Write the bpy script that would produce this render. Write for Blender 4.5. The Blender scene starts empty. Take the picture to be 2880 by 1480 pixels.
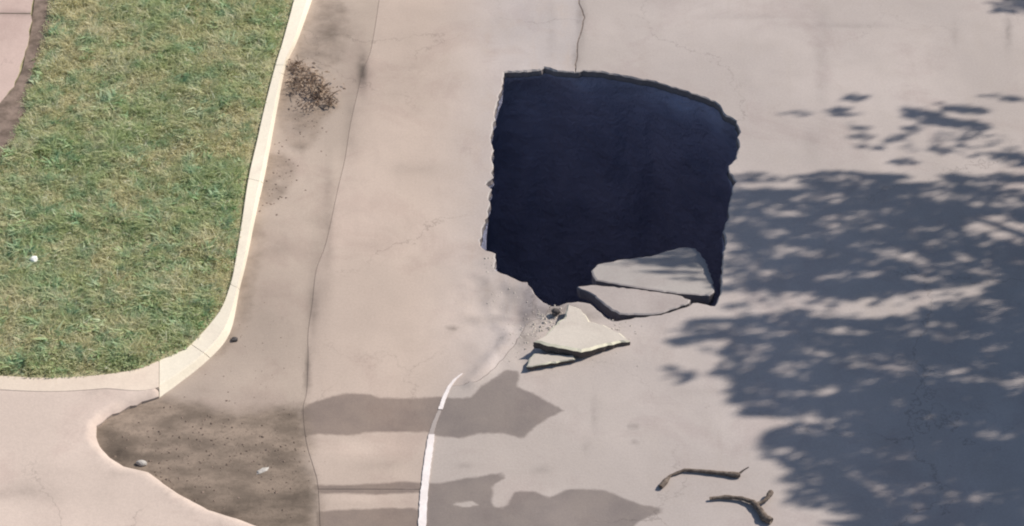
import bpy, bmesh, math, random
import numpy as np
from mathutils import Vector, Matrix, noise
from mathutils.geometry import delaunay_2d_cdt

S = bpy.context.scene
COL = S.collection
R = math.radians
random.seed(7); rng = np.random.default_rng(7)

# ------------------------------------------------------------------ camera
PITCH, DIST, WID = R(40), 32.0, 12.0
cam = bpy.data.objects.new('camera', bpy.data.cameras.new('camera'))
COL.objects.link(cam); S.camera = cam
cam.location = (0, -DIST*math.cos(PITCH), DIST*math.sin(PITCH))
cam.rotation_euler = (math.pi/2-PITCH, 0, 0)
cam.data.sensor_width = 36; cam.data.lens = 36*DIST/WID
cam.data.clip_start = .5; cam.data.clip_end = 3000

# ------------------------------------------------------------------ light
SUN_EL, SUN_AZ = R(43), R(27)          # azimuth counted from +x towards +y
L = np.array([math.cos(SUN_EL)*math.cos(SUN_AZ), math.cos(SUN_EL)*math.sin(SUN_AZ), math.sin(SUN_EL)])
w = bpy.data.worlds.new('World'); S.world = w; w.use_nodes = True
nt = w.node_tree; bg = nt.nodes['Background']
sky = nt.nodes.new('ShaderNodeTexSky'); sky.sky_type = 'NISHITA'; sky.sun_disc = False
sky.sun_elevation = SUN_EL; sky.sun_rotation = math.pi/2-SUN_AZ
sky.air_density = 1.0; sky.dust_density = .9; sky.ozone_density = 1.4
nt.links.new(sky.outputs[0], bg.inputs[0]); bg.inputs[1].default_value = .088
sun = bpy.data.objects.new('sun', bpy.data.lights.new('sun', 'SUN')); COL.objects.link(sun)
sun.data.energy = 4.3; sun.data.angle = R(.65); sun.data.color = (1, .93, .84)
sun.rotation_euler = Vector(L).to_track_quat('Z', 'Y').to_euler()
S.view_settings.view_transform = 'Standard'; S.view_settings.look = 'None'
S.view_settings.exposure = .34; S.view_settings.gamma = 1; S.cycles.filter_width = 2.1; S.view_settings.use_curve_mapping = False

# ------------------------------------------------------------------ pixel of the survey picture <-> ground
CP, SP = math.cos(PITCH), math.sin(PITCH)
CAMP = np.array(cam.location)
def G(px, py, z=0.):
    u = (px-1440)/2880*WID; v = (740-py)/2880*WID
    d = np.array([u, DIST*CP + v*SP, -DIST*SP + v*CP])
    t = (z-CAMP[2])/d[2]
    p = CAMP + d*t
    return (float(p[0]), float(p[1]))
def PX(x, y, z=0.):
    x = np.asarray(x, float); y = np.asarray(y, float); z = np.asarray(z, float)
    dy = y-CAMP[1]; dz = z-CAMP[2]
    depth = dy*CP - dz*SP; up = dy*SP + dz*CP
    return 1440+x/depth*DIST/WID*2880, 740-up/depth*DIST/WID*2880
def g3(px, py, z=0.):
    a = G(px, py, z); return (a[0], a[1], z)

# ------------------------------------------------------------------ tagging
def tag(o, label=None, cat=None, group=None, kind=None):
    if label: o['label'] = label
    if cat: o['category'] = cat
    if group: o['group'] = group
    if kind: o['kind'] = kind
    return o
def empty(name, loc=(0, 0, 0)):
    o = bpy.data.objects.new(name, None); COL.objects.link(o); o.location = loc; o.empty_display_size = .2
    return o
def mesh_obj(name, verts, faces, mats, parent=None, smooth=False, midx=None, attrs=None):
    me = bpy.data.meshes.new(name)
    me.from_pydata([tuple(map(float, v)) for v in verts], [], [tuple(map(int, f)) for f in faces])
    for m in (mats if isinstance(mats, (list, tuple)) else [mats]): me.materials.append(m)
    if midx is not None: me.polygons.foreach_set('material_index', np.asarray(midx, np.int32))
    if smooth is True: me.polygons.foreach_set('use_smooth', np.ones(len(me.polygons), bool))
    elif smooth is not False: me.polygons.foreach_set('use_smooth', np.asarray(smooth, bool))
    for k, a in (attrs or {}).items():
        at = me.attributes.new(k, 'FLOAT', 'POINT'); at.data.foreach_set('value', np.asarray(a, np.float32))
    me.update()
    o = bpy.data.objects.new(name, me); COL.objects.link(o)
    if parent: o.parent = parent; o.matrix_parent_inverse = Matrix.Translation(-Vector(parent.location))
    return o

# ------------------------------------------------------------------ shader helpers
class NT:
    def __init__(s, name):
        s.m = bpy.data.materials.new(name); s.m.use_nodes = True
        s.t = s.m.node_tree; s.b = s.t.nodes['Principled BSDF']
        s.pos = s.t.nodes.new('ShaderNodeNewGeometry').outputs['Position']
    def n(s, typ, **k):
        x = s.t.nodes.new(typ)
        for a, b in k.items(): setattr(x, a, b)
        return x
    def put(s, sock, v):
        if isinstance(v, bpy.types.NodeSocket): s.t.links.new(v, sock)
        else: sock.default_value = v if not isinstance(v, tuple) or len(v) != 3 or sock.type != 'RGBA' else (*v, 1)
    def scalevec(s, sx, sy, sz):
        v = s.n('ShaderNodeVectorMath', operation='MULTIPLY'); s.put(v.inputs[0], s.pos); v.inputs[1].default_value = (sx, sy, sz)
        return v.outputs[0]
    def noise(s, scale, detail=4, rough=.55, vec=None, dist=0):
        x = s.n('ShaderNodeTexNoise'); x.inputs['Scale'].default_value = scale; x.inputs['Detail'].default_value = detail
        x.inputs['Roughness'].default_value = rough; x.inputs['Distortion'].default_value = dist
        s.put(x.inputs['Vector'], vec if vec is not None else s.pos); return x.outputs[0]
    def ramp(s, f, lo, hi, a=0., b=1.):
        x = s.n('ShaderNodeMapRange'); x.interpolation_type = 'SMOOTHSTEP'; s.put(x.inputs[0], f)
        x.inputs[1].default_value = lo; x.inputs[2].default_value = hi; x.inputs[3].default_value = a; x.inputs[4].default_value = b
        return x.outputs[0]
    def math(s, op, a, b=0.):
        x = s.n('ShaderNodeMath', operation=op); s.put(x.inputs[0], a); s.put(x.inputs[1], b); return x.outputs[0]
    def mix(s, f, a, b, mode='MIX'):
        x = s.n('ShaderNodeMix', data_type='RGBA', blend_type=mode); s.put(x.inputs[0], f)
        s.put(x.inputs[6], a); s.put(x.inputs[7], b); return x.outputs[2]
    def attr(s, name):
        x = s.n('ShaderNodeAttribute'); x.attribute_name = name; return x.outputs['Fac']
    def bump(s, h, strength=.3, dist=.01, normal=None):
        x = s.n('ShaderNodeBump'); x.inputs['Strength'].default_value = strength; x.inputs['Distance'].default_value = dist
        s.put(x.inputs['Height'], h)
        if normal is not None: s.put(x.inputs['Normal'], normal)
        return x.outputs[0]
    def done(s, col, rough=.85, normal=None, spec=.3):
        s.put(s.b.inputs['Base Color'], col); s.put(s.b.inputs['Roughness'], rough)
        s.b.inputs['Specular IOR Level'].default_value = spec
        if normal is not None: s.put(s.b.inputs['Normal'], normal)
        return s.m

def grey(v): return (v, v, v)
def concrete(name, base, attrs=True, mudc=(.20, .155, .12), var=.09, spot=.5, xgrad=None):
    t = NT(name)
    big = t.noise(.45, 3); mid = t.noise(2.2, 5, .6); fine = t.noise(38, 4, .7); strk = t.noise(1., 4, .6, t.scalevec(5., .8, 1))
    col = t.mix(t.ramp(big, .35, .68), tuple(c*(1-var) for c in base), tuple(c*(1+var*.7) for c in base))
    if xgrad:
        sx = t.n('ShaderNodeSeparateXYZ'); t.put(sx.inputs[0], t.pos)
        col = t.mix(t.ramp(sx.outputs[0], xgrad[0], xgrad[1]), col, t.mix(1., col, xgrad[2], 'MULTIPLY'))
    col = t.mix(t.ramp(mid, .45, .75, 0, .35), col, tuple(c*.86 for c in base))
    col = t.mix(t.ramp(strk, .5, .8, 0, .45), col, tuple(c*.88 for c in base))
    col = t.mix(t.ramp(fine, .3, .7, 0, .8), col, t.mix(1., col, grey(.88), 'MULTIPLY'))
    col = t.mix(t.ramp(t.noise(90, 2, .8), .62, .75, 0, .55), col, t.mix(1., col, grey(.62), 'MULTIPLY'))
    col = t.mix(t.ramp(t.noise(.9, 6, .68, dist=.6), .48, .66, 0, .8), col, t.mix(1., col, (.90, .875, .88), 'MULTIPLY'))
    vc = t.n('ShaderNodeTexVoronoi', feature='DISTANCE_TO_EDGE'); vc.inputs['Scale'].default_value = .33; vv_ = t.n('ShaderNodeVectorMath', operation='ADD'); t.put(vv_.inputs[0], t.pos)
    nzc = t.n('ShaderNodeTexNoise'); nzc.inputs['Scale'].default_value = 1.6; nzc.inputs['Detail'].default_value = 6; nzc.inputs['Roughness'].default_value = .65; t.put(nzc.inputs['Vector'], t.pos); t.put(vv_.inputs[1], nzc.outputs['Color']); t.put(vc.inputs['Vector'], vv_.outputs[0])
    crk = t.math('MULTIPLY', t.ramp(vc.outputs['Distance'], .0012, .0045, .55, 0), t.ramp(t.noise(.6, 2), .42, .6)) if attrs else 0.
    col = t.mix(crk, col, t.mix(1., col, grey(.55), 'MULTIPLY')) if attrs else col
    v = t.n('ShaderNodeTexVoronoi'); v.inputs['Scale'].default_value = 3.1; t.put(v.inputs['Vector'], t.pos)
    dots = t.ramp(v.outputs['Distance'], .02, .055, .35*spot, 0)
    col = t.mix(dots, col, tuple(c*.5 for c in base))
    hgt = t.math('ADD', t.math('MULTIPLY', fine, .5), t.math('MULTIPLY', mid, .8))
    rough = .88
    if attrs:
        nz = t.math('MULTIPLY', t.math('SUBTRACT', t.noise(7, 5, .62), .5), .55)
        nz2 = t.math('MULTIPLY', t.math('SUBTRACT', t.noise(2.2, 7, .66), .5), 1.5)
        d = t.ramp(t.math('ADD', t.attr('dark_patch'), nz), -.2, .2)
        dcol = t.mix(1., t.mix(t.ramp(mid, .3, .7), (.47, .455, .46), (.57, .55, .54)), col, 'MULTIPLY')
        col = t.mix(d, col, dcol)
        mm = t.ramp(t.math('ADD', t.attr('mud'), nz2), -.6, .55)
        mcol = t.mix(t.ramp(t.noise(2.2, 6, .62, t.scalevec(1, 1.8, 1)), .32, .68), tuple(c*.76 for c in mudc), tuple(c*1.38 for c in mudc))
        mcol = t.mix(t.ramp(t.noise(26, 4, .7), .45, .7, 0, .5), mcol, tuple(c*.6 for c in mudc))
        col = t.mix(mm, col, mcol)
        tone = t.attr('tone')
        tn = t.math('ADD', 1., t.math('MULTIPLY', tone, t.ramp(mid, .3, .7, .7, 1.3)))
        cb = t.n('ShaderNodeCombineColor')
        for i in range(3): t.put(cb.inputs[i], tn)
        col = t.mix(1., col, cb.outputs[0], 'MULTIPLY')
        rough = t.math('SUBTRACT', .9, t.math('MULTIPLY', d, .18))
    nrm = t.bump(hgt, .35, .012)
    return t.done(col, rough, nrm, .25)

M = {}
M['road_warm'] = concrete('road_warm', (.472, .380, .318), xgrad=(-1.3, .3, (.91, 1., 1.13)))
M['road_grey'] = concrete('road_grey', (.43, .372, .335), xgrad=(-.5, 2.5, (.98, .99, 1.02)))
M['gutter'] = concrete('gutter', (.425, .345, .285), var=.12)
M['fresh'] = concrete('fresh_broken_concrete', (.41, .37, .35), attrs=False, spot=0)
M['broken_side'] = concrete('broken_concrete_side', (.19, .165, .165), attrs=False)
M['drive'] = concrete('driveway_concrete', (.565, .462, .395), var=.07)
M['slab_pink'] = concrete('sunken_slab_concrete', (.385, .335, .31), attrs=False, var=.1)
M['kerb'] = concrete('kerb_concrete', (.77, .695, .565), attrs=False, var=.09, spot=.8)
M['slab_grey'] = concrete('slab_concrete', (.35, .32, .30), attrs=False, var=.08)
M['rubble'] = concrete('rubble_concrete', (.45, .405, .355), attrs=False, spot=0, var=.14)
M['cream'] = concrete('pale_broken_rim', (.66, .62, .48), attrs=False, spot=0)
M['walk'] = concrete('sidewalk_concrete', (.50, .38, .33))

def simple(name, a, b, scale=6, rough=.9, bs=.4, bd=.02, spec=.2):
    t = NT(name); n = t.noise(scale, 6, .62)
    col = t.mix(t.ramp(n, .32, .68), a, b)
    return t.done(col, rough, t.bump(t.noise(scale*3, 5, .65), bs, bd), spec)
M['soil'] = simple('soil', (.27, .25, .14), (.40, .36, .23), 9)
M['soil_grey'] = simple('brown_edge_soil', (.12, .09, .07), (.24, .18, .145), 7)
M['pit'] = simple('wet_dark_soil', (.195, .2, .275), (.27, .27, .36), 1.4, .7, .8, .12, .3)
M['far_ground'] = simple('far_ground', (.07, .09, .035), (.14, .14, .07), .5)
M['bark'] = simple('bark', (.06, .045, .03), (.14, .11, .08), 14)
M['stick'] = simple('stick_bark', (.08, .06, .05), (.20, .16, .13), 30)
M['paint'] = simple('worn_white_paint', (.66, .60, .575), (.76, .70, .675), 4, .7)
M['joint_dirt'] = simple('joint_dirt', (.13, .10, .085), (.24, .19, .16), 16)
M['chunk_shaded'] = concrete('chunk_shaded_side', (.09, .075, .07), attrs=False)  # chunk sides near black: the shade on them is put into the colour
M['pale_stone'] = simple('pale_stone', (.36, .33, .30), (.5, .47, .43), 20)
M['dark_stone'] = simple('dark_stone', (.05, .045, .045), (.1, .09, .085), 20)
M['litter'] = simple('white_litter', (.75, .75, .68), (.85, .85, .8), 30)
M['red_dirt'] = simple('red_dirt', (.20, .12, .09), (.34, .22, .17), 11)

def leafmat(name, cols, trans=.35, tip=None):
    t = NT(name); v = t.attr('v')
    n1 = t.noise(.75, 4, .6); n2 = t.noise(4.5, 4, .65)
    c = t.mix(t.ramp(n1, .38, .62), cols[0], cols[1])
    c = t.mix(t.ramp(n2, .45, .66, 0, .85), c, cols[2])
    c = t.mix(t.ramp(t.noise(1.7, 5, .7), .5, .68, 0, .65), c, cols[3])
    c = t.mix(t.ramp(v, .55, 1., 0, .8), c, cols[3])
    if tip: c = t.mix(t.ramp(v, .93, .97), c, tip)
    c = t.mix(t.ramp(v, .0, .4, .45, 0), c, t.mix(1., c, grey(.6), 'MULTIPLY'))
    t.done(c, .6, None, .3)
    tr = t.n('ShaderNodeBsdfTranslucent'); t.put(tr.inputs[0], c)
    ms = t.n('ShaderNodeMixShader'); ms.inputs[0].default_value = trans
    out = t.t.nodes['Material Output']
    t.t.links.new(t.b.outputs[0], ms.inputs[1]); t.t.links.new(tr.outputs[0], ms.inputs[2]); t.t.links.new(ms.outputs[0], out.inputs[0])
    return t.m
M['grass'] = leafmat('grass_blade', [(.47, .55, .28), (.66, .62, .38), (.36, .50, .29), (.78, .73, .52)], .5, (.85, .85, .68))
M['weed'] = leafmat('weed_leaf', [(.34, .50, .25), (.46, .55, .28), (.26, .44, .27), (.62, .68, .46)], .45)
M['leaf'] = leafmat('tree_leaf', [(.05, .10, .03), (.07, .12, .04), (.04, .09, .03), (.09, .13, .05)], .12)
M['dead'] = leafmat('dead_leaf', [(.32, .23, .17), (.42, .31, .23), (.20, .145, .11), (.60, .49, .38)], .25)

# ------------------------------------------------------------------ 2-D helpers
def inpoly(P, X, Y):
    P = np.asarray(P); r = np.zeros(np.shape(X), bool); n = len(P)
    for i in range(n):
        x0, y0 = P[i]; x1, y1 = P[(i+1) % n]
        if y0 == y1: continue
        c = ((y0 > Y) != (y1 > Y)) & (X < (x1-x0)*(Y-y0)/(y1-y0)+x0)
        r ^= c
    return r
def segdist(P, X, Y, closed=True):
    P = np.asarray(P, float); best = np.full(np.shape(X), 1e9); n = len(P)
    for i in range(n if closed else n-1):
        a = P[i]; b = P[(i+1) % n]; d = b-a; l2 = max(d@d, 1e-9)
        t = np.clip(((X-a[0])*d[0]+(Y-a[1])*d[1])/l2, 0, 1)
        best = np.minimum(best, np.hypot(X-a[0]-t*d[0], Y-a[1]-t*d[1]))
    return best
def sdf(P, X, Y): return np.where(inpoly(P, X, Y), 1, -1)*segdist(P, X, Y)
def dens(poly, step, jag=0., closed=False, seed=0):
    r = random.Random(seed); out = []; n = len(poly)
    for i in range(n if closed else n-1):
        a = Vector(poly[i]); b = Vector(poly[(i+1) % n]); d = b-a; k = max(1, int(d.length/step))
        nn = Vector((-d.y, d.x)).normalized() if d.length else Vector((0, 0))
        for j in range(k):
            p = a+d*(j/k)
            if jag and (j or i): p = p+nn*r.uniform(-jag, jag)
            out.append((p.x, p.y))
    if not closed: out.append(tuple(poly[-1]))
    return out

# ------------------------------------------------------------------ what lies where (traced, pixels of the 2880 px picture)
HOLE_L = [(1617,203),(1568,199),(1532,190),(1510,198),(1483,199),(1417,203),(1415,213),(1413,242),(1401,278),(1389,315),(1392,335),(1383,350),(1387,370),(1378,392),(1389,421),
          (1381,445),(1387,470),(1379,485),(1386,497),(1365,519),(1381,531),(1373,552),(1378,575),(1371,601),(1358,641),(1350,682),(1356,698),(1391,713),(1394,757),(1425,768),(1481,787),(1496,811),(1527,842),(1547,855)]
HOLE_R = [(1547,855),(1572,853),(1595,847),(1625,845),(1659,852),(1700,880),(1723,893),(1752,893),(1800,886),(1859,882),(1940,858),(1948,849),(2012,860),(2026,827),(2029,751),(2040,676),(2034,650),(2048,609),(2050,568),(2062,527),
          (2071,511),(2050,486),(2050,466),(2070,446),(2072,425),(2079,413),(2074,395),(2078,372),(2070,340),(2052,330),(2034,319),(2022,297),(2009,286),(1968,270),(1911,250),(1830,227),(1748,213),(1679,200),(1640,198),(1617,203)]
J1 = [(1075,-60),(1045,130),(1020,200),(1006,257),(985,350),(970,447),(950,531),(917,682),(889,760),(878,852),(866,936),(866,1003),(862,1103),(852,1154),(861,1243),(880,1310),(894,1370),(902,1540)]
KR = [(905,-80),(878,0),(838,112),(805,184),(783,291),(763,402),(741,514),(718,615),(693,738),(674,813),(648,936),(593,1008),(503,1081),(447,1120)]
KL = [(845,-80),(827,0),(797,112),(775,184),(747,291),(722,402),(699,503),(682,615),(662,738),(648,801),(615,880),(537,969),(490,996),(447,1014)]
LIP = [(447,1120),(400,1136),(352,1154),(300,1180),(274,1204),(270,1232),(280,1260),(310,1292),(347,1316),(419,1333),(460,1365),(503,1394),(587,1439),(680,1468),(760,1500),(880,1560)]
J2T = [(1640,-60),(1627,0),(1643,50),(1637,85),(1627,112),(1624,145),(1617,203)]
J2B = [(1547,855),(1530,880),(1478,905),(1462,945),(1442,975),(1414,1010),(1381,1045),(1336,1080),(1290,1084),(1263,1087),(1235,1154),(1207,1215),(1203,1290),(1191,1355),(1185,1480),(1178,1560)]
J3 = [(2350,-60),(2330,60),(2310,160),(2280,260),(2265,350),(2262,430),(2230,700),(2170,1100),(2120,1560)]
def ext(line, top=None, bot=None, z=0.):
    """ground polyline, prolonged along its own direction beyond the frame"""
    P = [G(a, b, z) for a, b in line]
    return P
DIRY = Vector((.42, 1)).normalized()           # heading of the street
def far(p, y): k = (y-p[1])/DIRY.y; return (p[0]+DIRY.x*k, y)

DARK_PATCHES = [  # outlines of darker, slightly smoother patches on the road slabs
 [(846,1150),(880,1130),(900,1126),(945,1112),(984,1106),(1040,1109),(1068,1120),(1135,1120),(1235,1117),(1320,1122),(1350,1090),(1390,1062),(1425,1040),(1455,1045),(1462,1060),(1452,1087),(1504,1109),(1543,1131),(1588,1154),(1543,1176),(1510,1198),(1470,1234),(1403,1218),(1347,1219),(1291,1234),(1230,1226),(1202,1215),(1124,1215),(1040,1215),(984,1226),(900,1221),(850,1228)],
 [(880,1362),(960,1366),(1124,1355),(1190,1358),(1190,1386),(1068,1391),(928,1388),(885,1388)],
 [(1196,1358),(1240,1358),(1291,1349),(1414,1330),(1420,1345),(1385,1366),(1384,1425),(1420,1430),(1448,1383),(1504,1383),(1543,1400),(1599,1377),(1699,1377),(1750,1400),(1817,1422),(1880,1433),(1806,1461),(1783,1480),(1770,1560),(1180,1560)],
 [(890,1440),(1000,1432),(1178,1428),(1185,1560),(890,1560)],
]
PATCH_GAPS = [(1310,1418,34,9), (1414,1400,20,30)]
MUD = [[(240,1204),(300,1165),(352,1140),(447,1120),(560,1135),(640,1155),(760,1150),(858,1140),(860,1200),(862,1300),(890,1400),(900,1580),(700,1580),(560,1460),(400,1360),(300,1330),(230,1260)],
       [(790,170),(850,170),(915,230),(955,300),(905,350),(890,410),(850,430),(790,400),(772,330),(780,230)],
       [(700,620),(735,600),(745,680),(720,800),(700,900),(640,990),(600,1010),(655,900),(680,760)],[(860,20),(900,0),(960,0),(1000,80),(960,180),(900,200),(830,170),(845,90)],
       [(745,430),(800,430),(835,470),(830,520),(790,560),(750,590),(715,620),(720,540)]]
# cx, cy, rx, ry, amount : old stains and scuffs of the concrete
TONE = [(1170,475,75,20,-.13),(950,90,90,110,-.20),(1000,330,40,140,-.08),(1130,200,110,120,-.07),(1370,900,60,14,-.28),(1272,925,17,6,-.5),(1780,1200,13,8,-.4),(1785,1245,8,5,-.25),
        (1400,830,90,50,-.2),(1470,880,60,40,-.2),(1672,1170,9,60,-.16),(1650,1250,8,30,-.16),(1520,1320,30,10,-.18),(2310,180,22,200,-.10),(2280,400,20,60,-.10),(2685,100,9,45,-.12),(2836,90,9,45,-.35),
        (2110,48,120,7,-.10),(2400,72,140,7,-.12),(1551,80,9,90,-.10),(1060,1310,70,14,-.10),(1310,1308,18,7,-.3),(1050,1260,160,25,.12),(1010,1400,110,10,.16),(1390,1020,22,50,.22),
        (1240,700,120,300,.03),(1360,760,30,90,-.1),(900,760,30,300,-.16),(925,600,12,160,-.2),(880,880,14,80,-.35),(1020,210,14,60,-.5),(985,360,16,90,-.15),(866,1050,8,60,-.55),(720,900,110,190,-.12),
        (655,790,30,60,-.15),(800,700,60,40,-.12),(1480,1330,60,8,-.06),(150,1330,260,28,-.07),(60,1385,230,32,-.20),(280,1100,40,9,-.22),(150,1090,300,16,.10),(330,1190,90,60,.10),(560,1020,40,50,-.05),
        (40,38,60,7,-.5),(305,1215,30,20,-.5),(345,1285,56,36,-.5),(320,1255,40,30,-.3),(440,1245,70,10,-.2),(400,1268,24,5,.35),(795,1292,35,45,-.25),(735,1240,45,10,.15),(830,1165,50,22,-.28),(400,1190,60,28,.18),(560,1400,50,30,-.25),(640,1440,80,32,-.4),(520,1395,50,20,-.3),(740,1475,70,20,-.3),(840,1400,60,50,-.25),(520,1370,30,18,-.15),(770,1430,80,60,-.2),(740,1338,40,8,-.35),(600,1200,200,30,.1),(640,1060,120,50,.06),(560,1100,50,20,-.12),
        (1450,800,60,40,-.08),(1950,1100,60,12,-.08),(1900,1160,200,120,.02),(2000,930,120,40,-.04),(1700,60,30,60,.03),(1634,60,12,90,-.3),(1620,160,9,30,-.3),(1440,860,70,40,-.15),(1470,930,30,40,-.22),(1400,980,14,20,-.15),(1575,1010,70,10,-.12),(1530,880,40,20,-.35),(1595,865,60,12,-.3),(1660,890,40,12,-.25),(1490,960,30,18,-.25)]
def fields(X, Y, Z):
    px, py = PX(X, Y, Z)
    sy = 1.4
    wx = px; wy = py*sy
    dark_patch = np.full(X.shape, -9.)
    for P in DARK_PATCHES: dark_patch = np.maximum(dark_patch, sdf([(a, b*sy) for a, b in P], wx, wy)/30)
    for cx, cy, rx, ry in PATCH_GAPS:
        q = np.sqrt(((px-cx)/rx)**2+((py-cy)/ry)**2); dark_patch = np.minimum(dark_patch, (q-1)*.7)
    mud = np.full(X.shape, -9.)
    for k, P in enumerate(MUD): mud = np.maximum(mud, np.minimum(sdf([(a, b*sy) for a, b in P], wx, wy)/(60 if k == 0 else 45)-(0 if k == 0 else .3), 9 if k == 0 else (-.12 if k in (2, 3) else .02)))
    tone = np.zeros(X.shape)
    for cx, cy, rx, ry, a in TONE: tone += a*np.exp(-(((px-cx)/rx)**2+((py-cy)/ry)**2)*1.1)
    return {'dark_patch': np.clip(dark_patch, -2, 2), 'mud': np.clip(mud, -2, 2), 'tone': np.clip(tone, -.75, .5)}
RIDGE = [(1436,945),(1405,985),(1362,1035),(1325,1078)]
def road_z(X, Y):
    px, py = PX(X, Y)
    z = -.085*np.exp(-(((px-1450)/95)**2+((py-850)/62)**2))
    z += -.04*np.exp(-(((px-1700)/170)**2+((py-900)/40)**2))
    d = segdist([(a, b*1.3) for a, b in RIDGE], px, py*1.3, False)
    z += .035*np.exp(-(d/17)**2)
    nzv = np.array([noise.noise((float(a)*1.4, float(b)*1.4, 3.1)) for a, b in zip(X, Y)])
    nf = np.array([noise.noise((float(a)*6, float(b)*6, 9.1)) for a, b in zip(X, Y)])
    near = np.exp(-(((px-1440)/120)**2+((py-870)/120)**2))
    z += nzv*.006 + nf*(.002+.04*near)
    # gutter falls to the kerb, muddy dip in front of the driveway
    z += -.035*np.exp(-(((px-420)/170)**2+((py-1260)/110)**2))
    return z
FX0, FX1, FY0, FY1 = -60, 2940, -60, 1540      # zone that gets the fine grid

def slab(name, poly, mats, parent=None, zf=road_z, thick=.13, cham=None, step=.055, top=0., fx=True, nomud=False):
    """solid slab: fine triangulated top, chamfered rim, sides, underside. mats = [top, rim, side]"""
    n = len(poly); P = [Vector(p) for p in poly]
    area = sum(P[i].x*P[(i+1) % n].y-P[(i+1) % n].x*P[i].y for i in range(n))
    if area < 0: P.reverse(); cham = list(reversed(cham)) if cham is not None else None
    if cham is None: cham = [.0018]*n
    inn = []
    for i in range(n):
        a = P[i]-P[i-1]; b = P[(i+1) % n]-P[i]
        if a.length < 1e-6: a = b
        if b.length < 1e-6: b = a
        t = (a.normalized()+b.normalized())
        if t.length < .2: t = b
        t.normalize(); inn.append(P[i]+Vector((-t.y, t.x))*cham[i])
    xs = [p.x for p in P]; ys = [p.y for p in P]
    gx, gy = np.meshgrid(np.arange(max(min(xs), -9), min(max(xs), 9), step), np.arange(max(min(ys), -6), min(max(ys), 7), step*1.15))
    gx = gx.ravel()+rng.uniform(-.3, .3, gx.size)*step; gy = gy.ravel()+rng.uniform(-.3, .3, gy.size)*step
    qx, qy = PX(gx, gy)
    ok = (qx > FX0) & (qx < FX1) & (qy > FY0) & (qy < FY1); gx = gx[ok]; gy = gy[ok]
    IN = [(p.x, p.y) for p in inn]
    if len(gx):
        ok = inpoly(IN, gx, gy); gx = gx[ok]; gy = gy[ok]
        ok = segdist(IN, gx, gy) > step*.35; gx = gx[ok]; gy = gy[ok]
    pts = [Vector(p) for p in IN]+[Vector((a, b)) for a, b in zip(gx, gy)]
    vo, eo, fo, *_ = delaunay_2d_cdt(pts, [(i, (i+1) % n) for i in range(n)], [list(range(n))], 1, 1e-5)
    X = np.array([v.x for v in vo]); Y = np.array([v.y for v in vo]); Z = zf(X, Y)+top
    V = list(zip(X, Y, Z)); F = [tuple(f) for f in fo]; mi = [0]*len(F); sm = [True]*len(F)
    ix = np.array([p[0] for p in IN]); iy = np.array([p[1] for p in IN]); iz = zf(ix, iy)+top
    ox = np.array([p.x for p in P]); oy = np.array([p.y for p in P])
    ch = np.array(cham)
    jit = np.where(ch > .01, rng.uniform(-.012, .012, n), 0)
    rings = [(ix, iy, iz), (ox, oy, iz-ch*rng.uniform(.6, 1.2, n)), (ox+jit, oy-jit, iz-thick*.55), (ox, oy, iz-thick)]
    for k in range(3):
        b0 = len(V); V += list(zip(*rings[k])); b1 = len(V); V += list(zip(*rings[k+1]))
        for i in range(n):
            j = (i+1) % n; F.append((b0+i, b1+i, b1+j, b0+j)); mi.append(1 if k == 0 and ch[i] > .01 else (0 if k == 0 else 2)); sm.append(False)
    b0 = len(V); V += [(a, b, c-thick) for a, b, c in zip(X, Y, Z)] if len(fo) < 400 else []
    if len(fo) < 400:
        for f in fo: F.append(tuple(b0+i for i in reversed(f))); mi.append(2); sm.append(False)
    Va = np.array(V)
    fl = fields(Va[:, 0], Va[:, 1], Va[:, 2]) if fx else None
    if nomud: fl['mud'][:] = -2; fl['dark_patch'][:] = -2; fl['tone'] = np.where((fl['tone'] < -.12) & (segdist(lipD, Va[:, 0], Va[:, 1], False) < .35), 0, fl['tone'])
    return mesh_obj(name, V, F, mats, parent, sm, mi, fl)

# ------------------------------------------------------------------ ground, far surroundings
def box_sheet(name, rects, z, m):
    V = []; F = []
    for x0, x1, y0, y1 in rects:
        b = len(V); V += [(x0, y0, z), (x1, y0, z), (x1, y1, z), (x0, y1, z)]; F.append((b, b+1, b+2, b+3))
    return tag(mesh_obj(name, V, F, m), kind='structure')
box_sheet('ground', [(-900, 900, -900, -9), (-900, 900, 9, 900), (-900, -7, -9, 9), (9, 900, -9, 9)], -.26, M['far_ground'])

# ------------------------------------------------------------------ the road, slab by slab
road = tag(empty('road'), kind='structure')
hl = [G(*p) for p in HOLE_L]; hr = [G(*p) for p in HOLE_R]
hlD = dens(hl, .05, .013, seed=3); hrD = dens(hr, .05, .011, seed=4)
def smooth(line, k=5):
    P = [np.array(line[0])*2-np.array(line[1])]+[np.array(p, float) for p in line]+[np.array(line[-1])*2-np.array(line[-2])]; out = []
    for i in range(1, len(P)-2):
        for j in range(k):
            t = j/k; a, b, c, d = P[i-1:i+3]
            q = .5*((2*b)+(c-a)*t+(2*a-5*b+4*c-d)*t*t+(3*b-a-3*c+d)*t**3); out.append((float(q[0]), float(q[1])))
    return out+[tuple(map(float, line[-1]))]
j1 = [G(*p) for p in smooth(J1, 4)]; j2t = dens([G(*p) for p in J2T], .08, .008, seed=5); j2b = dens([G(*p) for p in J2B], .06, .012, seed=6)
j3 = [G(*p) for p in J3]
def linear(line): return [far(line[0], 30)]+line+[far(line[-1], -30)]
def shift(line, dx): return [(a+dx, b) for a, b in line]
g = .0025
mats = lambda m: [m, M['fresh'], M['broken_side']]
def cross(line, y):      # x of a top-to-bottom polyline at ground y
    for a, b in zip(line, line[1:]):
        if (a[1]-y)*(b[1]-y) <= 0 and a[1] != b[1]:
            return a[0]+(b[0]-a[0])*(y-a[1])/(b[1]-a[1])
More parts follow.
